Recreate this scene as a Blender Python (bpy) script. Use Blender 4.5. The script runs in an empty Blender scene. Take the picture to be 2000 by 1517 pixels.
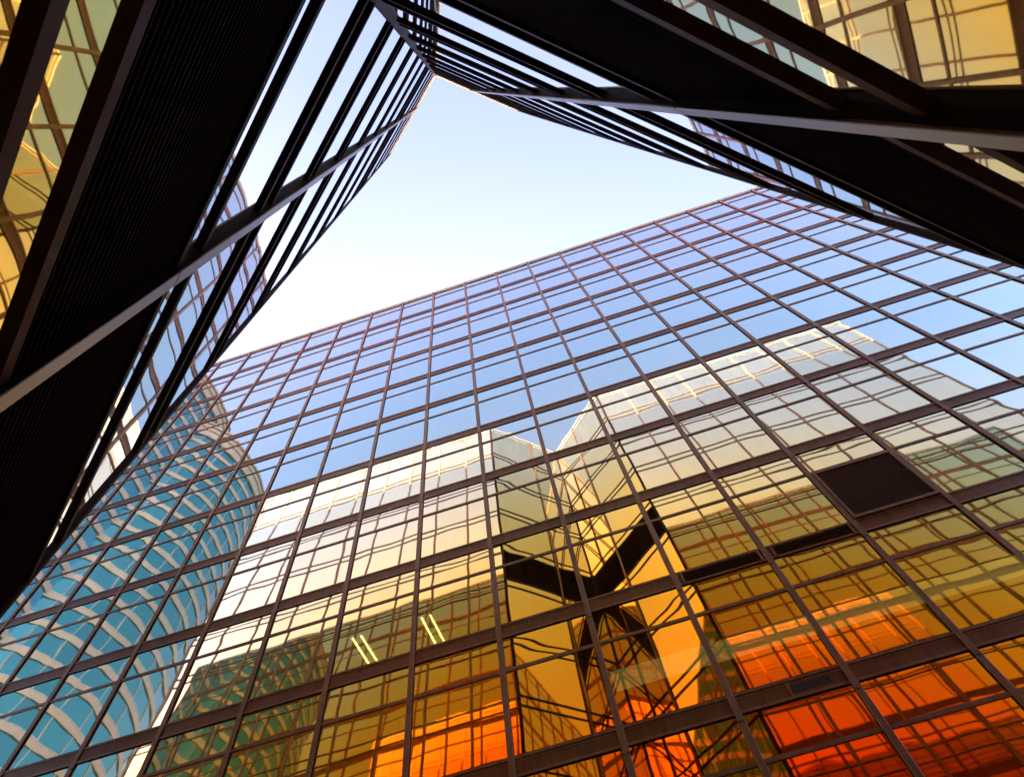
import bpy, bmesh, math, random
from mathutils import Vector, Matrix
C = bpy.context.scene.collection
rnd = random.Random(7)

# ------------------------------------------------------------------ units
U = 2.5                      # one curtain-wall bay in metres
EYE = 1.6                    # camera height above the paving
CX, CD = 9.2236, 5.1530      # camera in bay units: along the street, off the facade
FH, FS = 17.4313, 1.44044    # roof height above the eye and storey height (bays)
def mx(x): return (x - CX) * U
def my(y): return y * U
def mz(z): return z * U + EYE

# ------------------------------------------------------------------ camera
cam = bpy.data.cameras.new('camera')
co = bpy.data.objects.new('camera', cam); C.objects.link(co)
cam.sensor_width = 36.0; cam.lens = 36.0 * 1142.40 / 2000.0
cam.clip_start = 0.05; cam.clip_end = 20000
R = [[0.9530480207732351, 0.2857312939938724, -0.10028508230443074],
     [-0.2994206554502108, 0.8396988425863079, -0.45304870030602784],
     [-0.045240923840980315, 0.46180459221601744, 0.8858271713027392]]
m = Matrix.Identity(4)
for i in range(3):
    m[i][0] = R[0][i]; m[i][1] = -R[1][i]; m[i][2] = -R[2][i]
m[0][3], m[1][3], m[2][3] = 0.0, my(-CD), EYE
co.matrix_world = m
cam.dof.use_dof = True; cam.dof.focus_distance = 22.0; cam.dof.aperture_fstop = 4.5
bpy.context.scene.camera = co

# ------------------------------------------------------------------ sky, sun, exposure
SUN_EL, SUN_AZ = 20.0, -22.0           # azimuth measured from +Y towards +X
sc = bpy.context.scene
w = bpy.data.worlds.new('World'); sc.world = w; w.use_nodes = True
nt = w.node_tree; bg = nt.nodes['Background']
sky = nt.nodes.new('ShaderNodeTexSky'); sky.sky_type = 'NISHITA'; sky.sun_disc = False
sky.sun_elevation = math.radians(SUN_EL); sky.sun_rotation = math.radians(SUN_AZ)
sky.air_density = 1.0; sky.dust_density = 2.5; sky.ozone_density = 1.0; sky.altitude = 20
hs = nt.nodes.new('ShaderNodeHueSaturation'); hs.inputs['Saturation'].default_value = 0.98
nt.links.new(sky.outputs[0], hs.inputs['Color']); tint = nt.nodes.new('ShaderNodeMix'); tint.data_type = 'RGBA'; tint.blend_type = 'MULTIPLY'; tint.inputs[0].default_value = 1.0
tint.inputs[7].default_value = (1.14, 0.945, 1.0, 1)          # humid, slightly violet haze
nt.links.new(hs.outputs[0], tint.inputs[6]); nt.links.new(tint.outputs[2], bg.inputs[0]); bg.inputs[1].default_value = 0.15
sun = bpy.data.lights.new('sun', 'SUN'); sun.energy = 5.0; sun.angle = math.radians(0.5)
sun.color = (1.0, 0.86, 0.68)
so = bpy.data.objects.new('sun', sun); C.objects.link(so)
el, az = math.radians(SUN_EL), math.radians(SUN_AZ)
sd = Vector((math.sin(az) * math.cos(el), math.cos(az) * math.cos(el), math.sin(el)))
so.rotation_euler = sd.to_track_quat('Z', 'Y').to_euler(); so.location = sd * 200
sc.view_settings.view_transform = 'Standard'; sc.view_settings.look = 'None'
sc.view_settings.gamma = 1.0; sc.view_settings.exposure = 2.5
cy = sc.cycles
cy.max_bounces = 16; cy.glossy_bounces = 14; cy.diffuse_bounces = 3
cy.transmission_bounces = 4; cy.transparent_max_bounces = 12
cy.use_denoising = True; cy.sample_clamp_indirect = 60.0

# ------------------------------------------------------------------ materials
def mat(name):
    M = bpy.data.materials.new(name); M.use_nodes = True
    return M, M.node_tree, M.node_tree.nodes['Principled BSDF']

def metal(name, col, rough, metallic=0.35, var=0.35, scale=3.0, spec=.5):
    """Anodised / painted metal with weathering streaks that belong to the metal."""
    M, t, p = mat(name)
    tc = t.nodes.new('ShaderNodeTexCoord'); mp = t.nodes.new('ShaderNodeMapping')
    mp.inputs['Scale'].default_value = (scale, scale, scale * 0.25)
    t.links.new(tc.outputs['Object'], mp.inputs[0])
    n = t.nodes.new('ShaderNodeTexNoise'); n.inputs['Scale'].default_value = 2.0
    n.inputs['Detail'].default_value = 6; n.inputs['Roughness'].default_value = 0.65
    t.links.new(mp.outputs[0], n.inputs['Vector'])
    r = t.nodes.new('ShaderNodeValToRGB')
    r.color_ramp.elements[0].position = 0.3; r.color_ramp.elements[1].position = 0.75
    a = 1 - var
    r.color_ramp.elements[0].color = (col[0] * a, col[1] * a, col[2] * a, 1)
    b = 1 + var
    r.color_ramp.elements[1].color = (col[0] * b, col[1] * b, col[2] * b, 1)
    t.links.new(n.outputs[0], r.inputs[0]); t.links.new(r.outputs[0], p.inputs['Base Color'])
    mr = t.nodes.new('ShaderNodeMapRange'); mr.inputs['To Min'].default_value = rough * 0.75
    mr.inputs['To Max'].default_value = min(1, rough * 1.3)
    t.links.new(n.outputs[0], mr.inputs['Value']); t.links.new(mr.outputs[0], p.inputs['Roughness'])
    p.inputs['Metallic'].default_value = metallic; p.inputs['Specular IOR Level'].default_value = spec
    return M

def mirror_glass(name, clear=0.0, dust=0.02, lean=0.0, stops=None, rough=0.02):
    """Gold reflective coating: amber when seen square on, paler towards grazing."""
    M, t, p = mat(name); t.nodes.remove(p)
    out = t.nodes['Material Output']
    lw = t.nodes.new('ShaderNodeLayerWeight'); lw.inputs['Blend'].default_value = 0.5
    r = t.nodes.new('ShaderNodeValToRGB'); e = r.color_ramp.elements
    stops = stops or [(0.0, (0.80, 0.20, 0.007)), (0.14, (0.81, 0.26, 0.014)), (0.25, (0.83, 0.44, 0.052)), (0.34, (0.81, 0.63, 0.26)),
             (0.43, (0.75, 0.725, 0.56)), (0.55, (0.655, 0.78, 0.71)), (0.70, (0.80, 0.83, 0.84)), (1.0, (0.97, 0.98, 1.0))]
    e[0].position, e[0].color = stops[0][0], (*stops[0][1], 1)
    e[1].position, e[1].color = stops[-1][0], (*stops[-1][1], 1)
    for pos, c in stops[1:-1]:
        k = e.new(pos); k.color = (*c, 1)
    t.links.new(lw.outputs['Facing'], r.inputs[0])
    g = t.nodes.new('ShaderNodeBsdfGlossy'); g.inputs['Roughness'].default_value = rough
    oi = t.nodes.new('ShaderNodeObjectInfo'); vr = t.nodes.new('ShaderNodeMapRange')       # each pane from its own batch
    vr.inputs['To Min'].default_value = 0.93; vr.inputs['To Max'].default_value = 1.03
    t.links.new(oi.outputs['Random'], vr.inputs['Value'])
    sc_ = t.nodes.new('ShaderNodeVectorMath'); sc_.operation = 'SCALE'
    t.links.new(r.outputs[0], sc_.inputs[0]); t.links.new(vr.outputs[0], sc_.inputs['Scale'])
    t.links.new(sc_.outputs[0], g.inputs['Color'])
    last = g.outputs[0]
    if lean:                                         # panes set leaning back a little in their gaskets
        ge = t.nodes.new('ShaderNodeNewGeometry'); va = t.nodes.new('ShaderNodeVectorMath'); vn = t.nodes.new('ShaderNodeVectorMath')
        va.operation = 'ADD'; vn.operation = 'NORMALIZE'; va.inputs[1].default_value = (0, 0, math.tan(math.radians(lean)))
        t.links.new(ge.outputs['Normal'], va.inputs[0]); t.links.new(va.outputs[0], vn.inputs[0]); t.links.new(vn.outputs[0], g.inputs['Normal'])
    if dust > 0:
        d = t.nodes.new('ShaderNodeBsdfDiffuse'); d.inputs['Color'].default_value = (0.55, 0.45, 0.25, 1)
        mxs = t.nodes.new('ShaderNodeMixShader'); mxs.inputs[0].default_value = dust
        tc = t.nodes.new('ShaderNodeTexCoord'); mp = t.nodes.new('ShaderNodeMapping'); mp.inputs['Scale'].default_value = (2.2, 2.2, 0.35)
        nz = t.nodes.new('ShaderNodeTexNoise'); nz.inputs['Scale'].default_value = 1.6; nz.inputs['Detail'].default_value = 7
        mr = t.nodes.new('ShaderNodeMapRange'); mr.inputs['From Min'].default_value = 0.35; mr.inputs['From Max'].default_value = 0.8
        mr.inputs['To Min'].default_value = 0.004; mr.inputs['To Max'].default_value = dust * 3.5      # rain-washed dust
        t.links.new(tc.outputs['Object'], mp.inputs[0]); t.links.new(mp.outputs[0], nz.inputs['Vector'])
        t.links.new(nz.outputs[0], mr.inputs['Value']); t.links.new(mr.outputs[0], mxs.inputs[0])
        t.links.new(last, mxs.inputs[1]); t.links.new(d.outputs[0], mxs.inputs[2]); last = mxs.outputs[0]
    if clear > 0:
        tr = t.nodes.new('ShaderNodeBsdfTransparent'); tr.inputs['Color'].default_value = (0.9, 0.85, 0.35, 1)
        mxs = t.nodes.new('ShaderNodeMixShader'); mxs.inputs[0].default_value = clear
        t.links.new(last, mxs.inputs[1]); t.links.new(tr.outputs[0], mxs.inputs[2]); last = mxs.outputs[0]
    t.links.new(last, out.inputs[0])
    return M

def emis(name, col, s):
    M, t, p = mat(name); p.inputs['Base Color'].default_value = (*col, 1)
    p.inputs['Emission Color'].default_value = (*col, 1); p.inputs['Emission Strength'].default_value = s
    return M

def plain(name, col, rough=0.8, scale=1.0, var=0.15):
    return metal(name, col, rough, 0.0, var, scale)

M_BRONZE = metal('bronze_anodised', (0.18, 0.095, 0.065), 0.36, 0.2, spec=.7)
M_NEAR = metal('weathered_bronze', (0.17, 0.085, 0.052), 0.5, 0.1, var=.5, scale=9.0, spec=.3)
M_LOWBAR = metal('lit_dark_bronze', (0.085, 0.030, 0.018), 0.6, 0.0, spec=.1)  # redder, lighter copy of the dark bronze: lit bar fronts put into colour
M_LITCAP = metal('lit_cap_bronze', (0.20, 0.115, 0.065), 0.34, 0.45, var=.3, scale=7.0)  # lighter bronze for mullion fronts: their lit face is put into the colour
M_WING = metal('sunlit_bronze', (0.30, 0.21, 0.15), 0.45, 0.2)  # bronze made lighter: bounced sun on the wing bars put into the colour
M_DARK = metal('dark_bronze', (0.022, 0.007, 0.005), 0.6, 0.0, spec=.10)
M_WEB = metal('bronze_web', (0.13, 0.055, 0.028), 0.40, 0.25, spec=.4)
M_LOUVRE = metal('louvre_paint', (0.036, 0.013, 0.010), 0.85, 0.0, spec=.03)
M_CAP = metal('aluminium_cap', (0.55, 0.55, 0.57), 0.4, 0.2, 0.12)
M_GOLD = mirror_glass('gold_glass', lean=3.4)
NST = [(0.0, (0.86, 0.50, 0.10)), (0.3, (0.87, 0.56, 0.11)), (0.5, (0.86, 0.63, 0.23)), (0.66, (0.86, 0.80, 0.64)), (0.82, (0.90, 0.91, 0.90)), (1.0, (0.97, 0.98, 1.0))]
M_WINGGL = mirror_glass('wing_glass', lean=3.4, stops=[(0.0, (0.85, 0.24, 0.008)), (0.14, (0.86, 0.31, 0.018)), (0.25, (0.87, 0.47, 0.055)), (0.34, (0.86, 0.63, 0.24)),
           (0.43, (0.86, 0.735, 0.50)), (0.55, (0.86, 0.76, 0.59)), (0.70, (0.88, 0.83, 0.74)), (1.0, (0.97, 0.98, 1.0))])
M_ROUGHGL = mirror_glass('rough_wing_glass', rough=0.22, lean=3.4, stops=[(0.0, (0.85, 0.24, 0.008)), (0.14, (0.86, 0.31, 0.018)), (0.25, (0.87, 0.47, 0.055)), (0.34, (0.86, 0.63, 0.24)),
           (0.43, (0.86, 0.735, 0.50)), (0.55, (0.86, 0.76, 0.59)), (0.70, (0.88, 0.83, 0.74)), (1.0, (0.97, 0.98, 1.0))])  # roughness added to the top panes to spread mirrored sunlight across the street
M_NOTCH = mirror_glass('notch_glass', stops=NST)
M_NOTCHLOW = mirror_glass('notch_glass_gold_tint', stops=[(0.0, (0.90, 0.52, 0.06)), (0.45, (0.92, 0.58, 0.09)), (0.66, (0.90, 0.66, 0.22)), (0.82, (0.92, 0.82, 0.55)), (1.0, (0.97, 0.98, 1.0))], lean=-2.5)  # lean and golder tint added: gold reflections put into the low panes' colour
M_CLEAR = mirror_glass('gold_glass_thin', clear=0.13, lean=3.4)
M_CORE = plain('dark_interior', (0.03, 0.026, 0.022), 0.9)
M_SLAB = plain('slab_soffit', (0.14, 0.13, 0.12), 0.9)
M_BEIGE = plain('beige_cladding', (0.40, 0.32, 0.24), 0.6, 0.6, 0.10)
M_STONE = plain('paving_stone', (0.20, 0.18, 0.16), 0.8, 0.5)
M_TUBE = emis('tube_light', (0.80, 1.0, 0.55), 2.5)
M_COVE = emis('cove_light', (0.95, 0.95, 0.55), 0.12)
def teal():
    M, t, p = mat('teal_glass')
    p.inputs['Base Color'].default_value = (0.05, 0.42, 0.55, 1); p.inputs['Metallic'].default_value = 0.75
    p.inputs['Roughness'].default_value = 0.06
    n = t.nodes.new('ShaderNodeTexNoise'); n.inputs['Scale'].default_value = 0.12; n.inputs['Detail'].default_value = 3
    tc = t.nodes.new('ShaderNodeTexCoord'); t.links.new(tc.outputs['Object'], n.inputs['Vector'])
    r = t.nodes.new('ShaderNodeValToRGB'); r.color_ramp.elements[0].color = (0.05, 0.20, 0.23, 1)
    r.color_ramp.elements[1].color = (0.085, 0.29, 0.28, 1)
    t.links.new(n.outputs[0], r.inputs[0]); t.links.new(r.outputs[0], p.inputs['Base Color'])
    return M
M_TEAL = teal()
def asphalt():
    M, t, p = mat('street_paving')
    tc = t.nodes.new('ShaderNodeTexCoord'); b = t.nodes.new('ShaderNodeTexBrick')
    b.inputs['Scale'].default_value = 1.2; b.inputs['Color1'].default_value = (0.19, 0.17, 0.15, 1)
    b.inputs['Color2'].default_value = (0.15, 0.135, 0.12, 1); b.inputs['Mortar'].default_value = (0.06, 0.055, 0.05, 1)
    b.inputs['Mortar Size'].default_value = 0.012
    t.links.new(tc.outputs['Object'], b.inputs['Vector']); t.links.new(b.outputs[0], p.inputs['Base Color'])
    p.inputs['Roughness'].default_value = 0.75
    return M
M_GROUND = asphalt()

# ------------------------------------------------------------------ mesh helpers
class MB:
    def __init__(s): s.v = []; s.f = []; s.sm = False
    def quad_box(s, pts):
        b = len(s.v); s.v += [tuple(p) for p in pts]
        for f in ((0, 3, 2, 1), (4, 5, 6, 7), (0, 1, 5, 4), (1, 2, 6, 5), (2, 3, 7, 6), (3, 0, 4, 7)):
            s.f.append(tuple(b + i for i in f))
    def grid(s, pts, nu, nv):
        b = len(s.v); s.v += [tuple(p) for p in pts]
        for j in range(nv):
            for i in range(nu):
                a = b + j * (nu + 1) + i
                s.f.append((a, a + 1, a + nu + 2, a + nu + 1))
    def prism(s, poly, z0, z1):
        b = len(s.v); n = len(poly)
        s.v += [(x, y, z0) for x, y in poly] + [(x, y, z1) for x, y in poly]
        s.f.append(tuple(b + i for i in reversed(range(n)))); s.f.append(tuple(b + n + i for i in range(n)))
        for i in range(n):
            k = (i + 1) % n; s.f.append((b + i, b + k, b + n + k, b + n + i))
    def build(s, name, M, parent=None, smooth=False, bevel=0.0):
        me = bpy.data.meshes.new(name); me.from_pydata(s.v, [], s.f); me.materials.append(M)
        bm = bmesh.new(); bm.from_mesh(me); bmesh.ops.recalc_face_normals(bm, faces=bm.faces)
        bm.to_mesh(me); bm.free()
        if smooth:
            for p in me.polygons: p.use_smooth = True
        o = bpy.data.objects.new(name, me); C.objects.link(o)
        if parent: o.parent = parent
        if bevel:
            md = o.modifiers.new('bevel', 'BEVEL'); md.width = bevel; md.segments = 1; md.limit_method = 'ANGLE'
        return o

class Face:
    """A facade plane: s metres along, q metres outward, z up."""
    def __init__(f, P, Q, out):
        f.P = Vector((P[0], P[1], 0)); d = Vector((Q[0] - P[0], Q[1] - P[1], 0)); f.L = d.length; f.e = d.normalized()
        n = Vector((f.e.y, -f.e.x, 0)); f.n = n if n.dot(Vector((out[0], out[1], 0))) > 0 else -n
    def pt(f, s, q, z): return f.P + f.e * s + f.n * q + Vector((0, 0, z))
    def box(f, mb, s0, s1, q0, q1, z0, z1):
        mb.quad_box([f.pt(s0, q0, z0), f.pt(s1, q0, z0), f.pt(s1, q1, z0), f.pt(s0, q1, z0),
                     f.pt(s0, q0, z1), f.pt(s1, q0, z1), f.pt(s1, q1, z1), f.pt(s0, q1, z1)])
    def blade(f, mb, s0, s1, q0, q1, z, drop, th):
        """sloping louvre blade, lower at the outer edge"""
        mb.quad_box([f.pt(s0, q0, z), f.pt(s1, q0, z), f.pt(s1, q1, z - drop), f.pt(s0, q1, z - drop),
                     f.pt(s0, q0, z + th), f.pt(s1, q0, z + th), f.pt(s1, q1, z - drop + th), f.pt(s0, q1, z - drop + th)])
    def pane(f, mb, s0, s1, z0, z1, q=0.0, n=10, amp=0.004, wave=0.0, tilt=0.0008, mode=1.0):
        """one sheet of glass, never quite flat: pillowed, slightly out of plumb, rolled"""
        r = rnd
        a = amp * r.uniform(0.35, 1.0) * (1 if r.random() < 0.75 else -0.6)
        tx, tz = r.gauss(0, tilt), r.gauss(0, tilt)
        ms = [(r.uniform(-1, 1) * 0.00045 * mode, r.choice((1, 2, 3)), r.choice((1, 2, 3)), r.uniform(0, 6.3), r.uniform(0, 6.3)) for _ in range(4)]
        wv = [(r.uniform(-1, 1) * wave, r.uniform(3, 7), r.uniform(-3, 3), r.uniform(0, 6.3)) for _ in range(4)] if wave else []
        hw, hz = (s1 - s0) / 2, (z1 - z0) / 2; k = min(1.0, hz / 0.9, hw / 0.9)
        pts = []
        for j in range(n + 1):
            v = -1 + 2 * j / n
            for i in range(n + 1):
                u = -1 + 2 * i / n
                d = a * k * (1 - u ** 4) * (1 - v ** 4) + tx * u * hw + tz * v * hz
                for A, p, o, f1, f2 in ms: d += A * k * math.sin(p * u * 1.6 + f1) * math.sin(o * v * 1.6 + f2)
                for A, p, o, f1 in wv: d += A * math.sin(p * u * hw / 1.2 + o * v * hz / 1.2 + f1)
                pts.append(f.pt(s0 + (u + 1) * hw, q + d, z0 + (v + 1) * hz))
        mb.grid(pts, n, n)

def thing(name, label, cat, loc=(0, 0, 0)):
    o = bpy.data.objects.new(name, None); C.objects.link(o)
    o['label'] = label; o['category'] = cat
    return o

# projected size of a facade rectangle, to know which windows show largest
Rm = Matrix(R); camp = Vector((0, my(-CD), EYE))
def project(p):
    q = Rm @ (Vector(p) - camp)
    if q.z < 0.05: return None
    return (0.5 + 1142.4 / 2000 * q.x / q.z, 0.5 + 1142.4 / 1517 * q.y / q.z)
def seen_area(pts):
    pr = [project(p) for p in pts]
    if None in pr: return 0.0
    pr = [(min(1.05, max(-0.05, a)), min(1.05, max(-0.05, b))) for a, b in pr]
    A = 0
    for i in range(len(pr)):
        x0, y0 = pr[i]; x1, y1 = pr[(i + 1) % len(pr)]; A += x0 * y1 - x1 * y0
    return abs(A) / 2

# ------------------------------------------------------------------ ground
g = MB(); g.quad_box([(-6000, -6000, -0.4), (6000, -6000, -0.4), (6000, 6000, -0.4), (-6000, 6000, -0.4),
                      (-6000, -6000, 0), (6000, -6000, 0), (6000, 6000, 0), (-6000, 6000, 0)])
go = g.build('ground', M_GROUND); go['kind'] = 'structure'

# ------------------------------------------------------------------ the long facade across the street
IA, IB = -6, 24
fa = thing('office_building', 'gold mirror glass office block with a brown steel grid, facing across the street', 'building')
F = Face((mx(0), 0), (mx(1), 0), (0, -1))
lev = [mz(FH - FS * j) for j in range(0, 14)]        # centres of the deep channel beams; lev[0] the roof edge
ST = FS * U
BH = 0.46                                            # channel depth
THIN = 0.335 * ST
S0, S1 = IA * U, IB * U
MW, MD = 0.150, 0.060                                 # mullion width and depth
core = MB()
F.box(core, S0 + .05, S1 - .05, -26, -9.0, 0, lev[0] - 0.3)
F.box(core, S0 + .02, S0 + .05, -26, -0.06, 0, lev[0] - 0.3); F.box(core, S1 - .05, S1 - .02, -26, -0.06, 0, lev[0] - 0.3)
core.build('interior_core', M_CORE, fa)
rf = MB(); F.box(rf, S0, S1, -26, -0.05, lev[0] - 0.28, lev[0] - 0.02); rf.build('roof', M_SLAB, fa)
cp = MB(); F.box(cp, S0, S1, -0.5, 0.10, lev[0] - 0.01, lev[0] + 0.10); F.box(cp, S0, S1, 0.02, 0.06, lev[0] - 0.16, lev[0] - 0.015)
cp.build('roof_coping', metal('pale_coping', (0.36, 0.44, 0.56), 0.6, 0.0, 0.1), fa)
for j in range(1, 13):
    z = lev[j]
    sl = MB(); F.box(sl, S0 + .06, S1 - .06, -9.0, -0.17, z - 0.2, z + 0.12); sl.build('floor_slab', M_SLAB, fa)
    if z + BH / 2 < 0.3: continue
    b = MB()
    F.box(b, S0, S1, 0.004, 0.012, z - BH / 2 + .07, z + BH / 2 - .06)
    bo = b.build('spandrel_beam', M_WEB, fa)
    fl = MB(); F.box(fl, S0, S1, 0.003, 0.034, z + BH / 2 - .06, z + BH / 2); F.box(fl, S0, S1, 0.013, 0.020, z + BH / 2 - .12, z + BH / 2 - .095)
    fl.build('flange', M_BRONZE, bo)
    fl = MB(); F.box(fl, S0, S1, 0.003, 0.034, z - BH / 2 + .012, z - BH / 2 + .07)
    fl.build('flange', M_BRONZE, bo)
    fl = MB(); F.box(fl, S0, S1, 0.003, 0.020, z - BH / 2 - .012, z - BH / 2 + .010); F.box(fl, S0, S1, 0.003, 0.020, z + BH / 2 + .002, z + BH / 2 + .018)
    fl.build('shadow_line', M_DARK, bo)  # dark strips standing in for shadow lines along the flush beam
for j in range(0, 12):
    z = lev[j] - THIN
    b = MB(); F.box(b, S0, S1, 0.003, 0.026, z - .045, z + .045)
    b.build('transom', M_BRONZE, fa)
for i in range(IA, IB + 1):
    b = MB()
    for j in range(0, 13):
        zt = lev[j] - (BH / 2 + 0.16 if j else -0.06); zb = max(0, lev[j + 1] - BH / 2 - 0.145) if j < 12 else 0
        if zb >= zt: continue
        F.box(b, i * U - MW / 2, i * U + MW / 2, 0.036, MD, zb, zt)                 # cover cap, spliced every storey
    b2 = MB(); F.box(b2, i * U - MW / 2 + .03, i * U + MW / 2 - .03, 0.0, 0.035, 0, lev[0])
    mo = b.build('mullion', M_BRONZE, fa, bevel=0.008); b2.build('web_fin', M_DARK, mo)
# air-intake grille in one bay and slots cut into three beams
ve = Face((mx(0), 0), (mx(1), 0), (0, -1))
z1, z0 = lev[8] - THIN - .07, lev[9] + BH / 2 + .02
vs0, vs1 = 12 * U + MW / 2, 13 * U - MW / 2
vb = MB(); F.box(vb, vs0, vs1, -.09, -.07, z0, z1)
vo = vb.build('vent_grille', M_CORE, fa)
fr = MB()
F.box(fr, vs0, vs0 + .07, -.05, .10, z0, z1); F.box(fr, vs1 - .07, vs1, -.05, .10, z0, z1)
F.box(fr, vs0 + .071, vs1 - .071, -.05, .10, z1 - .09, z1); F.box(fr, vs0 + .071, vs1 - .071, -.05, .10, z0, z0 + .09)
fr.build('frame', M_BRONZE, vo)
NS = 24
bl = MB()
for k in range(NS):
    z = z0 + .11 + (z1 - z0 - .2) * k / NS
    F.blade(bl, vs0 + .072, vs1 - .072, -.004, .055, z + .03, .035, .012)
bl.build('louvre_blades', M_BRONZE, vo)
for (a, c, jj) in ((10.07, 11.0 - .06, 9), (11.07, 12.0 - .06, 9), (10.5, 10.85, 10)):
    s = MB()
    if jj == 9:
        for k in range(3):
            zz = lev[jj] - .15 + k * .10
            F.blade(s, a * U, c * U, .021, .058, zz + .06, .03, .022)
        s.build('vent_slot', M_DARK, fa)
        s = MB(); F.box(s, a * U, a * U + .05, .035, .06, lev[jj] - .19, lev[jj] + .19); F.box(s, c * U - .05, c * U, .035, .06, lev[jj] - .19, lev[jj] + .19)
        s.build('slot_frame', M_BRONZE, fa)
    else:
        F.box(s, a * U, c * U, .0130, .0150, lev[jj] - .09, lev[jj] + .07)
        s.build('vent_slot', M_CORE, fa)
        s = MB(); F.box(s, a * U - .05, a * U, .0130, .030, lev[jj] - .19, lev[jj] + .19); s.build('slot_frame', M_BRONZE, fa)
# windows: one part per bay and storey, two panes each
wins = []
for i in range(IA, IB):
    for j in range(0, 12):
        zt = lev[j] - (BH / 2 - .02 if j else 0.05); zm = lev[j] - THIN; zb = max(0.05, lev[j + 1] + BH / 2 - .02)
        if zb > zm - .2: continue
        A = seen_area([F.pt(i * U, 0, zb), F.pt((i + 1) * U, 0, zb), F.pt((i + 1) * U, 0, zt), F.pt(i * U, 0, zt)])
        wins.append((A, i, j, zb, zm, zt))
wins.sort(key=lambda t: -t[0])
rest = MB(); restc = MB()
for n, (A, i, j, zb, zm, zt) in enumerate(wins):
    one = n < 100; mb = MB() if one else rest
    F.pane(mb, i * U, (i + 1) * U, zm, zt, amp=.0016)
    if not (i == 12 and j == 8): F.pane(mb, i * U, (i + 1) * U, zb, zm, amp=.0022)
    if one:
        clear = (j == 8 and i in (5, 6, 7)) or (j == 9 and i in (9, 10, 11, 12, 13))
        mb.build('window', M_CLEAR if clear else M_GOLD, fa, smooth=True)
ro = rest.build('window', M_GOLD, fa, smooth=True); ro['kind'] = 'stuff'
# lit ceiling lamps inside, seen through the coating
for xs in (5.75, 6.75):
    fx = MB(); zc = mz(FH - 8 * FS - .13)
    F.box(fx, (xs - .06) * U, (xs + .19) * U, -1.46 * U, -.76 * U, zc + .02, zc + .07)
    lo = fx.build('ceiling_lamp', M_SLAB, fa)
    for dx in (0, .125):
        tb = MB(); F.box(tb, (xs + dx - .012) * U, (xs + dx + .012) * U, -1.42 * U, -.8 * U, zc - .02, zc + .018); tb.build('tube', M_TUBE, lo)
cv = MB(); zc = mz(FH - 9 * FS - .13)
F.box(cv, 9.02 * U, 13.9 * U, -1.33 * U, -.98 * U, zc - .02, zc + .03); cv.build('ceiling_cove', M_COVE, fa)

# ------------------------------------------------------------------ the building at the camera's back, with its V-shaped notch
PB, QB, RB = (7.19, -4.07), (9.07, -5.55), (10.96, -4.07)
LX, RX, YW, BK = -1.06, 19.37, -4.10, -13.0
LOW = [-.15, .80, 1.77, 2.63, 3.60, 4.65, 5.85, 7.17, 8.57, 10.2, 11.4, 12.97, 14.47, 16.05]
GAP = 0.20
ROOF = 17.9
STRIPS = (1, 9)                                     # storeys closed with louvres in the notch
nb = thing('notched_tower', 'near black louvred tower closing in on both sides of the open sky', 'building')
faces = {
 'notch_left': Face((mx(PB[0]), my(PB[1])), (mx(QB[0]), my(QB[1])), (1, 1)),
 'notch_right': Face((mx(RB[0]), my(RB[1])), (mx(QB[0]), my(QB[1])), (-1, 1)),
 'wing_left': Face((mx(PB[0]), my(YW)), (mx(LX), my(YW)), (0, 1)),
 'wing_right': Face((mx(RB[0]), my(YW)), (mx(RX), my(YW)), (0, 1)),
 'end_left': Face((mx(LX), my(YW)), (mx(LX), my(BK)), (-1, 0)),
 'end_right': Face((mx(RX), my(YW)), (mx(RX), my(BK)), (1, 0)),
}
ins = .14
body = MB()
body.prism([(mx(LX) + .3, my(YW) - .3), (mx(PB[0]) - .05, my(YW) - .3), (mx(QB[0]), my(QB[1]) - .22), (mx(RB[0]) + .05, my(YW) - .3),
            (mx(RX) - .3, my(YW) - .3), (mx(RX) - .3, my(BK)), (mx(LX) + .3, my(BK))], 0, mz(ROOF) - .1)
body.build('interior_core', M_CORE, nb)
rb = MB()
rb.prism([(mx(LX), my(YW)), (mx(PB[0]), my(YW)), (mx(QB[0]), my(QB[1])), (mx(RB[0]), my(YW)), (mx(RX), my(YW)), (mx(RX), my(BK)), (mx(LX), my(BK))],
         mz(ROOF) - .08, mz(ROOF) + .02)
rb.build('roof', M_SLAB, nb)
BT, BQ = 0.085, 0.035                                # bar height and projection
def bars(f, LV, top, q=BQ, t=BT):
    for z in LV:
        for k in (0, GAP):
            zz = mz(z + k)
            if zz < 0.1: continue
            b = MB(); f.box(b, 0, f.L, -.02, q, zz, zz + t); b.build('transom', (M_LOWBAR if z == LV[1] else M_DARK) if q < .038 else M_WING, nb)
    b = MB(); f.box(b, 0, f.L, -.3, q + .02, mz(top), mz(top) + .10); f.box(b, 0, f.L, 0.005, q, mz(top) - .42, mz(top) - .37)
    b.build('roof_coping', M_CAP, nb)
def posts(f, ss, wd, q0, q1, top):
    for s in ss:
        b = MB(); f.box(b, s - wd / 2, s + wd / 2, q0, q1, 0, mz(top) - .01); b.build('mullion', M_NEAR if q1 > .06 else M_WING, nb, bevel=.006)
wins = []
def storeys(LV, top):
    L = LV + [top]
    for k in range(len(L) - 1):
        a, b = mz(L[k] + GAP), mz(L[k + 1])
        if b > .3: yield k, max(a, .05), b
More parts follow.
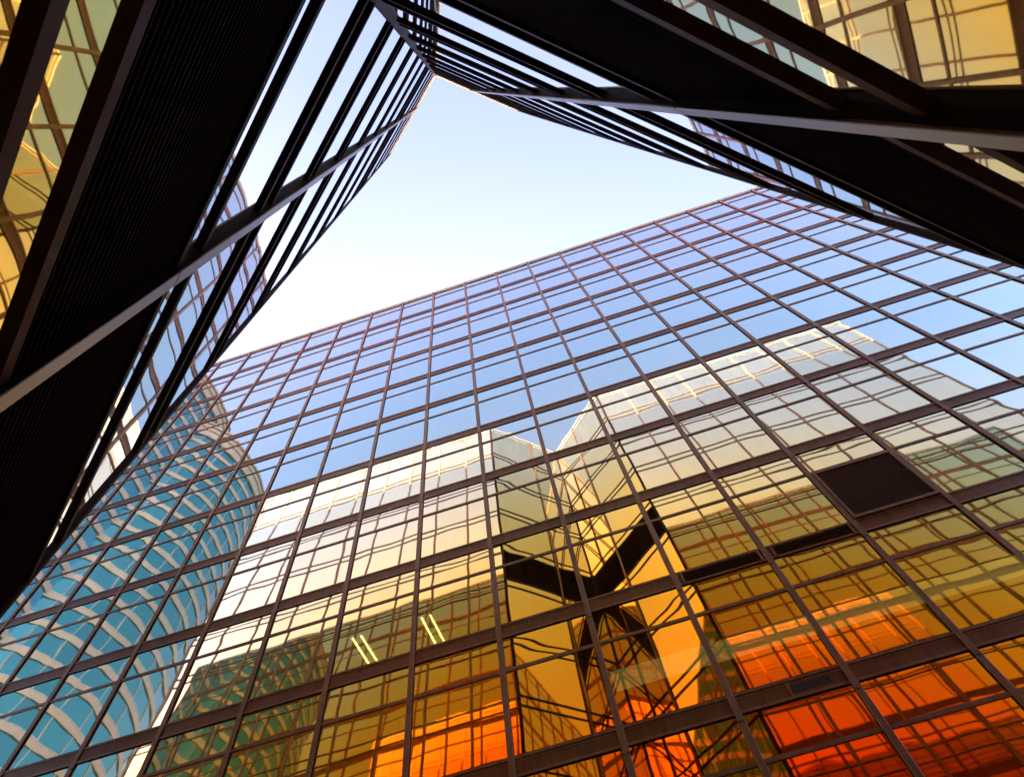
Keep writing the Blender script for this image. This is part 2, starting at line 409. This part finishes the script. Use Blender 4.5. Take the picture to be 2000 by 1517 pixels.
for nm, f in faces.items():
    notch = nm.startswith('notch'); wing = nm.startswith('wing')
    LV, top = (LOW, ROOF)
    bars(f, LV, top, BQ if notch else .0385, BT if notch else .035)
    if notch: cuts = [0, f.L * .584, f.L]
    else:
        n = 9; cuts = [f.L * k / n for k in range(n + 1)]
    wd = 0.15 if notch else 0.17
    if notch:
        b = MB(); f.box(b, cuts[1] - .06, cuts[1] + .06, 0.0, .062, 0, mz(top) - .01); po = b.build('mullion', M_DARK, nb)  # dark bronze on the mullion sides: their shade is put into the colour
        b = MB()
        for zz in range(0, int(mz(top)) + 1, 3):
            f.box(b, cuts[1] - .065, cuts[1] + .065, .063, .080, zz, min(zz + 2.985, mz(top) - .02))
        b.build('lit_cap_strip', M_LITCAP, po, bevel=.004)
    elif wing: posts(f, cuts[1:], .12, 0.0, .05, top)
    else: posts(f, cuts[1:], .12, 0.0, .05, top)
    for a, b in zip(cuts, cuts[1:]):
        for k, z0, z1 in storeys(LV, top):
            if notch and k in STRIPS:
                bk = MB(); f.box(bk, a + .03, b - .03, -.10, -.08, z0, z1); lp = bk.build('louvre_panel', M_LOUVRE, nb)
                bl = MB(); N = max(12, int((z1 - z0) / .058))
                for q in range(N):
                    zz = z0 + .09 + (z1 - z0 - .1) * q / N
                    f.blade(bl, a + .02, b - .02, -.05, .012, zz, .035, .012)
                bl.build('louvre_blades', M_LOUVRE, lp)
            else:
                wins.append((0 if notch else (1 if wing else 2), nm, f, a, b, z0, z1))
            zl = mz(LV[k])
            if zl > .1: wins.append((3, nm, f, a, b, zl + BT * .5, zl + GAP * U + BT * .5))
wins.sort(key=lambda t: t[0])
rest = MB(); restn = MB(); restl = MB(); restf = MB(); n = 0
for pr, nm, f, a, b, z0, z1 in wins:
    notch = nm.startswith('notch'); one = n < 100 and pr < 2
    mb = MB() if one else (restn if notch else (restf if z0 > mz(LOW[-1]) else rest))
    if notch and pr == 3 and z0 < mz(.9): mb = restl
    f.pane(mb, a, b, z0, z1, n=(22 if notch else 10), amp=.0022 if z1 - z0 > 1 else .0006, wave=.00006 if notch else .00004, tilt=.0009, mode=.35)
    if one: mb.build('window', (M_NOTCHLOW if z1 < mz(.9) else M_NOTCH) if notch else (M_ROUGHGL if z0 > mz(LOW[-1]) else M_WINGGL), nb, smooth=True); n += 1
ro = rest.build('window', M_WINGGL, nb, smooth=True); ro['kind'] = 'stuff'
if restf.v: ro = restf.build('top_window', M_ROUGHGL, nb, smooth=True); ro['kind'] = 'stuff'
ro = restl.build('spandrel_glass', M_NOTCHLOW, nb, smooth=True); ro['kind'] = 'stuff'
ro = restn.build('spandrel_glass', M_NOTCH, nb, smooth=True); ro['kind'] = 'stuff'
# corner posts where the notch meets the wings, and in the spine of the notch
for (P, r) in ((PB, .10), (RB, .10)):
    b = MB(); cx_, cy_ = mx(P[0]), my(P[1])
    sg = 1 if P is PB else -1
    b.prism([(cx_ - .12 * sg, cy_ + .07), (cx_ - .02 * sg, cy_ + .07), (cx_ + .045 * sg, cy_ + .01), (cx_ + .01 * sg, cy_ - .06), (cx_ - .12 * sg, cy_ - .06)], 0, mz(ROOF) - .01)
    b.build('corner_post', M_DARK, nb)
b = MB(); cx_, cy_ = mx(QB[0]), my(QB[1])
b.prism([(cx_ - .10, cy_ + .04), (cx_, cy_ + .085), (cx_ + .10, cy_ + .04), (cx_, cy_ - .1)], 0, mz(ROOF) - .01)
b.build('corner_post', M_DARK, nb)

# ------------------------------------------------------------------ round-cornered teal tower behind, seen in the mirror glass
tw = thing('teal_tower', 'round cornered teal glass tower with beige floor bands, mirrored at lower left', 'tower')
def arc(cx, cy, r, a0, a1, n): return [(cx + r * math.cos(math.radians(a0 + (a1 - a0) * k / n)), cy + r * math.sin(math.radians(a0 + (a1 - a0) * k / n))) for k in range(n + 1)]
def polar(azd, rc):                                  # mirrored bearing from the camera -> true plan position
    a = math.radians(azd); xv = CX + rc * math.sin(a); yv = -CD + rc * math.cos(a)
    return mx(xv), my(-yv)
def tower(c, r, top, seed):
    cx_, cy_ = c
    fl = 3.75
    n = int(top / fl)
    base = top - n * fl
    ring = lambda rr, k=60: arc(cx_, cy_, rr, 0, 360 * (1 - 1 / k), k - 1)
    gm = MB(); gm.prism(ring(r, 30), 0, top - 4.0); gm.build('glass_drum', M_TEAL, tw)
    for k in range(n):
        z = base + k * fl
        if z < 12: continue
        b = MB(); b.prism(ring(r + .10), z, z + .95); b.build('floor_band', M_BEIGE, tw)
        b = MB(); b.prism(ring(r + .14), z + .951, z + 1.0); b.build('band_trim', M_CAP, tw)
    b = MB(); b.prism(ring(r + .3), top - 4.3, top - 2.2); b.prism(ring(r + .55), top - 2.19, top - 1.7); b.prism(ring(r + .25), top - 1.69, top - .5); b.prism(ring(r + .6), top - .49, top)
    b.build('cornice', M_BEIGE, tw)
    for k in range(30):
        a = math.radians(12 * k); x, y = cx_ + (r + .03) * math.cos(a), cy_ + (r + .03) * math.sin(a)
        b = MB(); b.quad_box([(x - .03, y - .03, 0), (x + .05, y - .05, 0), (x + .05, y + .05, 0), (x - .05, y + .05, 0),
                              (x - .03, y - .03, top - 4.2), (x + .05, y - .05, top - 4.2), (x + .05, y + .05, top - 4.2), (x - .05, y + .05, top - 4.2)])
        b.build('mullion', M_BEIGE, tw)
tower(polar(-60.3, 36.0), 7.0 * U, mz(43.5), 1)
tower(polar(-70.5, 36.0), 8.0 * U, mz(46.7), 2)
b = MB(); b.prism([polar(-60, 36), polar(-71, 36), polar(-71, 48), polar(-60, 48)], 0, mz(41)); b.build('main_body', M_TEAL, tw)
